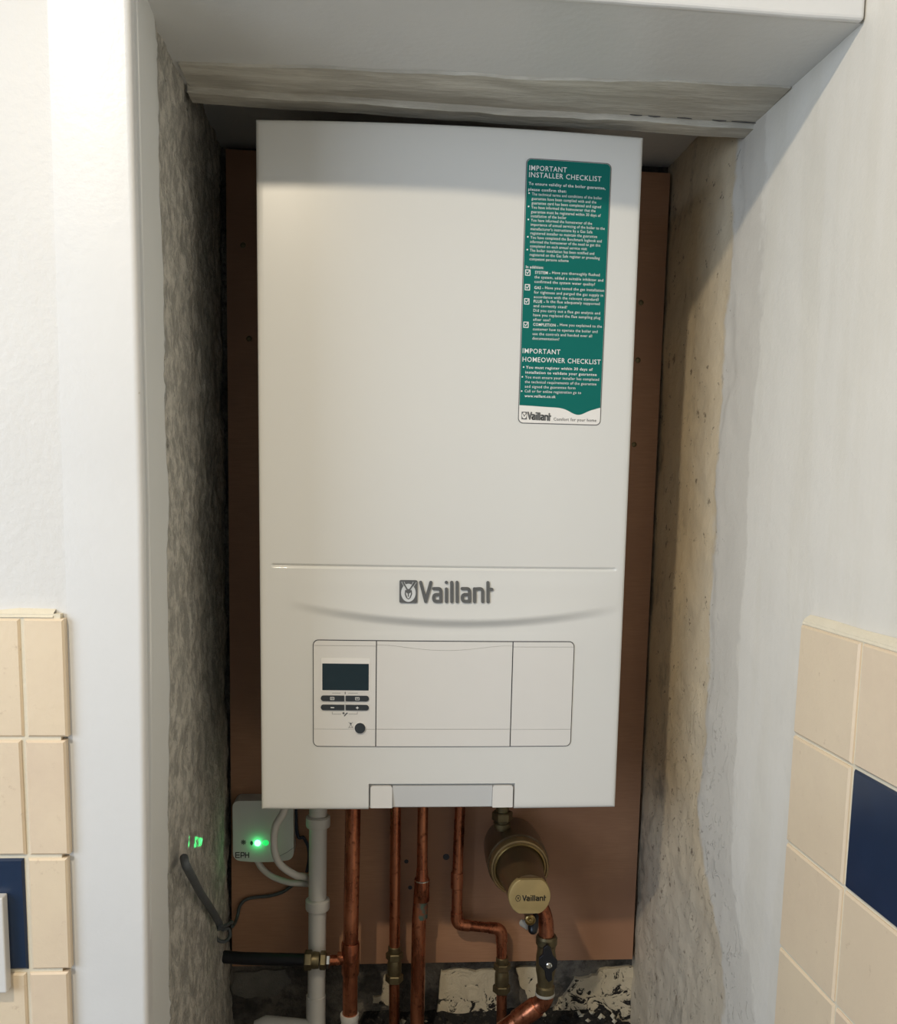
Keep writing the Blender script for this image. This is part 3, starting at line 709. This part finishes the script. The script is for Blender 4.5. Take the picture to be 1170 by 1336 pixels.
# pipe 4: 15 mm with a dog-leg and valve
Y4 = .222
q = [at(601.5, 1060, Y4), at(597, 1130, Y4), at(595.5, 1206, Y4), at(654, 1212, Y4), at(654.5, 1260, Y4), at(655, 1336, Y4)]
p4 = thing('copper_pipe', 'slim copper pipe with a dog-leg to the right and a brass valve', 'pipe', (q[5].x, Y4, -.425), 'copper pipes under the boiler')
q0 = Vector((q[0].x, Y4, .004)); q[5] = Vector((q[5].x, Y4, -.425))
obj('pipe', tube(fillet([q0, q[1], q[2], q[3], q[4], q[5]], .016, 8), .0072, 20), M['copper'], p4, smooth=40)
for px, py, ax in [(596, 1148, (0, 0, 1))]:
    obj('coupling', lathe([(.0078, -.0115), (.0084, -.0105), (.0084, .0105), (.0078, .0115)], at(px, py, Y4), ax, 20), M['copper'], p4, smooth=30)
for ii, (s0, s1) in enumerate(((q[1], q[3]), (q[2], q[4]))):
    mid = q[2] if ii == 0 else q[3]
    u = (s0-mid).normalized(); v = (s1-mid).normalized()
    obj('elbow', tube(fillet([mid+u*.018, mid, mid+v*.018], .015, 8), .0081, 20), M['copper'], p4, smooth=30)
compression('valve', at(654.5, 1276, Y4), p4, M['brass_dull'])

# white waste pipe with collars and a bend to the left
YW = .195
a = at(415, 1065, YW); bq = at(413.5, 1250, YW); cq = at(412, 1326, YW); dq = at(345, 1331, YW-.01)
wp = thing('waste_pipe', 'white plastic waste pipe running down left of the copper pipes', 'pipe', (cq.x, YW, -.425))
obj('pipe', tube([(a.x+.0005, YW, .004), a, bq, cq], .0116, 24), M['pipe_white'], wp, smooth=40)
for py, h in ((1071, .015), (1179, .015)):
    p = at(415 if py < 1100 else 414.3, py, YW); obj('collar', lathe([(.0150, -h/2), (.0158, -h/2+.002), (.0158, h/2-.002), (.0135, h/2)], p, (0, 0, 1), 24), M['pipe_white'], wp, smooth=40)
obj('bend', join(tube([cq+Vector((0, 0, .030)), cq+Vector((0, 0, -.012))], .0128, 24), tube([(cq.x+.004, YW-.004, cq.z-.018), (cq.x-.02, YW-.006, cq.z-.016), (dq.x, dq.y, dq.z-.010), (dq.x-.012, dq.y, dq.z-.012)], [.0128, .0150, .0150, .0105], 24)), M['pipe_white'], wp, smooth=40)

# dark pipe from the left wall with brass fitting and copper stub
YD = .172
a = at(288, 1248, YD+.02); bq = at(400, 1252.5, YD); cq = at(426, 1253, YD); dq = at(449, 1252, Y1)
dp = thing('dark_pipe', 'dark sleeved pipe running level out of the left wall to a brass coupling', 'pipe', (a.x, a.y, a.z))
obj('sleeve', tube([a, (a.x+.03, a.y-.004, a.z-.001), bq], .0082, 20), plain('black_sleeve', (.012, .013, .017), .4, var=.3, scale=90), dp, smooth=40)
ax = (cq-bq).normalized()
obj('coupling', join(hexnut(bq+ax*.002, ax, .0128, .010), lathe([(.0105, .006), (.0112, .010), (.0105, .016)], bq, ax, 20), hexnut(bq+ax*.021, ax, .0120, .008)), M['brass_dull'], dp, smooth=30)
obj('olive_nut', hexnut(bq+ax*.0275, ax, .0100, .005), M['chrome'], dp, smooth=30)
obj('stub', tube([bq+ax*.026, dq], .0068, 18), M['copper'], dp, smooth=40)

# ------------------------------------------------------------------ brass filter
_c = at(691, 1170, .0607); FX, FZ = _c.x, _c.z
ft = thing('boiler_filter', 'bronze round filter with gold cap hanging under the boiler at right', 'filter', (FX, .15, FZ-.04))
AX = (0, -1, 0)
def fl(name, prof, m, flat_=None, parent=ft, sg=48): return obj(name, lathe([(r, -y) for r, y in prof], (FX, 0, FZ), AX, sg, flat_), m, parent, smooth=30)
fl('body', [(.030, .232), (.0375, .226), (.0395, .20), (.0395, .158), (.036, .155)], M['bronze'])
fl('rim', [(.0360, .158), (.0378, .155), (.0378, .146), (.0365, .1435), (.0345, .1430), (.0335, .1445)], M['bronze_light'])
fl('inner_ring', [(.0325, .146), (.0325, .1425), (.0313, .1415), (.0300, .1425)], M['brass'])
fl('bowl', [(.0305, .146), (.0295, .138), (.0272, .120), (.0255, .100), (.0247, .066)], M['bronze'])
capo = fl('cap', [(.0244, .069), (.0252, .068), (.0252, .0625), (.0244, .0610), (.0238, .0607)], M['cap'], .0207)
capy = lambda x, z: .0607
CQ = lambda x, y: (lambda p: (p.x, p.z))(at(650+(355+(x-303)*.455)/11.13, 1140+(318+(y-122)*.37-(x-303)*.005)/11.13, .0607))
obj('cap_lettering', flat(word(CQ, .00125), .0003, .0003, capy), M['print_black'], capo)
p = at(675.8, 1172, .0607)
obj('cap_emblem', flat([q_ for q_ in stroke([(p.x+.0028*math.cos(i*.3142), p.z+.0037*math.sin(i*.3142)) for i in range(21)], .0006, False)]+stroke([(p.x, p.z-.0012), (p.x-.0009, p.z+.0014)], .0007)+stroke([(p.x, p.z-.0012), (p.x+.0009, p.z+.0014)], .0007), .0003, .0003, capy), M['print_black'], capo)
p = at(655, 1068, .185)
obj('union_nut', join(lathe([(.0085, .0), (.0085, .075)], (p.x, .185, FZ+.036), (0, 0, 1), 24), hexnut((p.x, .185, p.z+.004), (0, 0, 1), .0135, .012), ring_on((p.x, .185, p.z-.008), (0, 0, 1), .0115, .006)), M['brass_dull'], ft, smooth=30)
# return leg: copper elbow, valve with black lever, bend to lower left
ev = [Vector((FX+.010, .152, FZ-.030)), at(704, 1192, .150), at(713, 1204, .148), at(713, 1232, .148)]
obj('return_elbow', tube(fillet([Vector((FX+.012, .16, FZ-.028)), at(712, 1192, .15), at(713, 1228, .148)], .02, 10), .0098, 24), M['copper'], ft, smooth=40)
vt, vb = at(713, 1222, .148), at(711, 1296, .148)
vx = (vb-vt).normalized(); VL = (vb-vt).length
valve = obj('lever_valve', lathe([(.0120, -.002), (.0138, .001), (.0138, .009), (.0122, .011), (.0115, .018), (.0128, .026), (.0128, .046), (.0112, .054), (.0100, VL-.012), (.0122, VL-.010), (.0122, VL), (.0105, VL+.001)], vt, vx, 28), M['brass_dull'], ft, smooth=30)
obj('seal', ring_on(vb, vx, .0128, .004), M['seal'], valve, smooth=30)
lev = [at(*z_, .128) for z_ in [(714, 1232), (718, 1236), (720, 1246), (725, 1253), (724, 1262), (719, 1268), (719, 1278), (715, 1281), (712, 1276), (711, 1266), (705, 1258), (705, 1249), (709, 1245), (710, 1236)]]
lc = sum((p.x for p in lev))/len(lev)
obj('lever', prism([(lc+(p.x-lc)*1.22, p.z) for p in lev], .126, .1305), M['black'], valve, bevel=.001, bseg=2)
p = at(716, 1259.5, .1255)
obj('lever_screw', lathe([(.0040, -.012), (.0040, .0015), (.0030, .0022), (.0018, .0006), (.0012, .0016)], p, AX, 18), M['chrome'], valve, smooth=30)
tq = at(710, 1306, .150); tl = at(655, 1345, .16)
obj('lower_pipe', tube(fillet([vb+Vector((0, 0, .004)), tq, tl], .016, 8), .0118, 24), M['copper'], ft, smooth=40)
obj('lower_tee', lathe([(.0130, .0), (.0136, .002), (.0136, .032), (.0130, .034)], tq+(tl-tq).normalized()*.012, tl-tq, 24), M['copper'], ft, smooth=40)
# bleed screw below the cap
p = at(691, 1199, .105)
obj('bleed_screw', lathe([(.0045, -.03), (.0052, -.004), (.0066, 0), (.0066, .004), (.0054, .005), (.0046, .002), (.0024, .002), (.0020, .005), (.0008, .0055)], p, AX, 24), M['brass'], ft, smooth=30)
p = at(695, 1213, .115); obj('bleed_knob', lathe([(.004, -.022), (.0062, -.018), (.0066, -.004), (.0052, .003), (.003, .005)], p, (-.15, -.6, -.5), 18), M['black'], ft, smooth=40)
p = at(681, 1204, .14); obj('drain_arm', tube([p, at(688, 1207, .13), at(694, 1206, .135)], [.0045, .0060, .0055], 16), M['seal'], ft, smooth=40)

# ------------------------------------------------------------------ receiver box
YB = .216
r0 = at(303, 1045, YB); r1 = at(383, 1117, YB); r2 = at(303, 1122, YB)
rb = thing('receiver_box', 'white plastic receiver box with green lights, fixed to the board behind the boiler', 'receiver', ((r0.x+r1.x)/2, .245, r2.z))
flatY = lambda x, z: YB
mid = (r0.x+r1.x)/2
hs = obj('housing', slab(None, None, None, r0.x, r1.x, lambda x: r2.z-.0035*max(0, 1-((x-mid)/(.04))**2), r0.z, 0, .0285, (.0085,)*4, surf=flatY, nxx=16, nzz=2), M['box_white'], rb, smooth=40, bevel=.002, bseg=2)
BQ = lambda x, y: (lambda p: (p.x, p.z))(at(300+x/13, 1080+y/13, YB))
bs = .0125*.0675
eph = [[(96, 420), (160, 420)], [(96, 505), (160, 505)], [(102, 462), (158, 462)], [(98, 420), (98, 505)],
       [(186, 505), (186, 420), (236, 420), (240, 455), (236, 470), (186, 470)], [(262, 420), (262, 505)], [(318, 420), (318, 505)], [(262, 462), (318, 462)]]
obj('lettering', flat([p for s in eph for p in stroke([BQ(*q_) for q_ in s], .0011)], .0003, .0004, flatY), M['print_black'], hs)
sym = [disc(BQ(230, 245), .0011, .0011, 10)]
for i in range(8):
    t_ = i*math.pi/4; c = BQ(230, 245); sym += stroke([(c[0]+.0016*math.cos(t_), c[1]+.0016*math.sin(t_)), (c[0]+.0030*math.cos(t_), c[1]+.0030*math.sin(t_))], .0011)
obj('symbol', flat(sym, .0003, .0004, flatY), M['print_grey'], hs)
p = BQ(468, 258); q_ = BQ(608, 255); k_ = BQ(368, 258)
obj('bright_light', lathe([(.0042, -.001), (.0042, .0006), (.0032, .0014), (.001, .0018)], (p[0], YB, p[1]), AX, 20), M['led'], hs, smooth=40)
obj('dim_light', lathe([(.0040, -.001), (.0040, .0004), (.003, .0010), (.001, .0012)], (q_[0], YB, q_[1]), AX, 20), M['led_dim'], hs, smooth=40)
obj('light_slot', flat([disc(k_, .0018, .0030, 14)], .0003, .0004, flatY), M['print_black'], hs)
obj('seam', flat(stroke([BQ(820, 490), BQ(960, 420), BQ(1080, 335)], .0005), .0002, .0003, flatY), M['print_grey'], hs)
gl = bpy.data.lights.new('led_glow', 'POINT'); gl.energy = .004; gl.color = (.05, 1, .25); gl.shadow_soft_size = .001
go = bpy.data.objects.new('led_glow', gl); go.location = (p[0], YB-.006, p[1]); COL.objects.link(go)
# beam of the indicator that lands on the left reveal
tgt = Vector((-.0680, .022, -.0440)); src = Vector((p[0]-.002, YB-.005, p[1]+.001))
gs = bpy.data.lights.new('led_beam', 'SPOT'); gs.energy = 9; gs.color = (.03, 1, .22); gs.spot_size = math.radians(3.4); gs.spot_blend = .6; gs.shadow_soft_size = .0006
so = bpy.data.objects.new('led_beam', gs); so.location = src; so.rotation_euler = (tgt-src).to_track_quat('-Z', 'Y').to_euler(); COL.objects.link(so)

# ------------------------------------------------------------------ cables
def cable(name, label, pts, r, m, parts=0):
    return obj(name, tube(spline(pts), r, 12), m, smooth=60, label=label, cat='cable')
a = at(372, 1052, .175); YA = .175
cable('white_cable', 'thick white cable looping down from the boiler in front of the receiver box', [(a.x+.006, YA, .008), a, at(359.5, 1078, YA), at(357.5, 1105, YA), at(365, 1127, YA), at(384, 1141, YA+.004), at(396, 1143.5, .200), at(402, 1145, .216), at(410, 1146, .218)], .0048, M['cable_white'])
cable('white_cable', 'dull white cable coming from the bottom of the receiver box', [at(334, 1120, .228), at(342, 1133, .226), at(356, 1144, .222), at(376, 1151, .215), at(392, 1152.5, .216), at(400, 1153, .222), at(409, 1153, .224)], .0042, M['cable_white'])
cable('thin_cable', 'thin dark green cable curving from behind the white cables to the board edge', [at(408, 1142, .226), at(385, 1153, .238), at(368, 1164, .240), at(350, 1169, .240), at(325, 1172, .240), at(314, 1180, .238), at(310, 1194, .236), at(307, 1203, .225), at(303, 1209, .205)], .0023, M['cable_green'])
cable('dark_cable', 'dark blue cable behind the white waste pipe', [(at(386, 1060, .235).x, .235, .004), at(387, 1082, .235), at(396, 1093, .237), at(402, 1105, .238), at(403, 1120, .238), at(400, 1138, .236)], .0022, plain('blue_cable_sheath', (.02, .03, .05), .5))
def on_left(px, py, out):
    d = (at(px, py, .1)-CAM); P0 = Vector((-.0605, -.209, 0)); return CAM+d*((P0+LN*out-CAM).dot(LN)/d.dot(LN))
gp = [on_left(240, 1119, .001), on_left(243, 1130, .006), on_left(252, 1147, .006), on_left(262, 1166, .006), on_left(274, 1184, .007), on_left(285, 1203, .009), on_left(288, 1212, .012), on_left(292, 1222, .012)]
cable('grey_cable', 'flat grey cable hanging down the left reveal from a hole in the render', gp[:7], .0042, M['cable_grey'])
cc = at(289, 1219, .19)
lp = [at(303, 1203, .190), at(293, 1208, .172), at(283, 1212, .156), at(280, 1219, .152), at(285, 1227, .156), at(294, 1228, .166), at(300, 1221, .176), at(298, 1212, .180), at(290, 1213, .168)]
cable('knotted_cable', 'dark cable loop knotted at the left edge of the board', lp, .0023, M['cable_grey'])

# ------------------------------------------------------------------ below the board: remnants and rubble
def patch(pts, th, m):
    pr2 = []
    P = [at(x, y, .264) for x, y in pts]
    for a, b in zip(P, P[1:]+P[:1]):
        for k in range(5):
            t_ = k/5; q_ = a.lerp(b, t_); pr2.append((q_.x+fbm(Vector((q_.x, 0, q_.z)), 60)*.004, q_.z+fbm(Vector((q_.x, 5, q_.z)), 60)*.004))
    obj('plaster_patch', prism(pr2, .2665-th, .268), m, WB)
patch([(573, 1268), (600, 1263), (652, 1265), (652, 1330), (571, 1330)], .006, M['plaster'])
patch([(502, 1272), (520, 1272), (522, 1312), (484, 1308), (486, 1300), (498, 1298)], .005, M['plaster'])
patch([(672, 1262), (705, 1262), (704, 1298), (690, 1303), (680, 1285)], .004, M['plaster'])
patch([(738, 1295), (750, 1276), (775, 1270), (790, 1262), (835, 1260), (845, 1345), (715, 1345), (722, 1315)], .007, M['plaster'])
patch([(305, 1270), (372, 1264), (378, 1282), (360, 1300), (320, 1303), (304, 1295)], .003, plain('grey_render', (.20, .185, .155), .9, var=.2, scale=60, bump=.002))
V, F, MI = [], [], []
for i in range(420):
    x = random.uniform(-.06, .48); dpt = random.random()
    if x < .08 and random.random() < .7: continue
    y = .255-dpt*.11; hgt = (.036 if .1 < x < .46 else .02)*(1-dpt)**.8+fbm(Vector((x*20, y*20, 1)), 1)*.006
    z = -.425+max(0, hgt)*random.uniform(.75, 1.05); r = random.uniform(.0025, .0075)
    n0 = len(V); ax = [Vector((random.uniform(.6, 1), 0, 0)), Vector((0, random.uniform(.6, 1), 0)), Vector((0, 0, random.uniform(.5, 1)))]
    R_ = Matrix.Rotation(random.random()*6, 3, 'X') @ Matrix.Rotation(random.random()*6, 3, 'Z')
    for sg in (1, -1):
        for v in ax: V.append(Vector((x, y, z))+R_ @ (v*r*sg))
    a_, b_, c_, d_, e_, f_ = range(n0, n0+6)
    T = [(a_, b_, c_), (b_, d_, c_), (d_, e_, c_), (e_, a_, c_), (b_, a_, f_), (d_, b_, f_), (e_, d_, f_), (a_, e_, f_)]
    F += T; MI += [0 if random.random() < .68 else 1]*8
V0 = len(V)
xs_ = [-.075+.01*i for i in range(58)]
for x in xs_:
    for k in range(8):
        t_ = k/7; hgt = (.036 if .1 < x < .46 else .016)*(1-t_)**.8
        V.append((x, .266-t_*.12, -.427+hgt+fbm(Vector((x*40, t_*4, 2)), 1, 4)*.006))
for i in range(len(xs_)-1):
    for k in range(7): F.append((V0+i*8+k, V0+i*8+k+1, V0+(i+1)*8+k+1, V0+(i+1)*8+k)); MI.append(0)
t = NT('black_rubble', .9); n1 = t.noise(120, 5, .7); t.color(t.mix(t.ramp(n1, .55, .62), (.012, .011, .01), (.07, .06, .045))); t.bump(n1, .003); M['rub'] = t.m
rub = obj('rubble', (V, F, MI), [M['rub'], plain('plaster_crumbs', (.55, .50, .38), .9)], kind='stuff', label='black and cream rubble heaped at the foot of the back wall', cat='rubble')

bpy.data.objects.remove(tob)
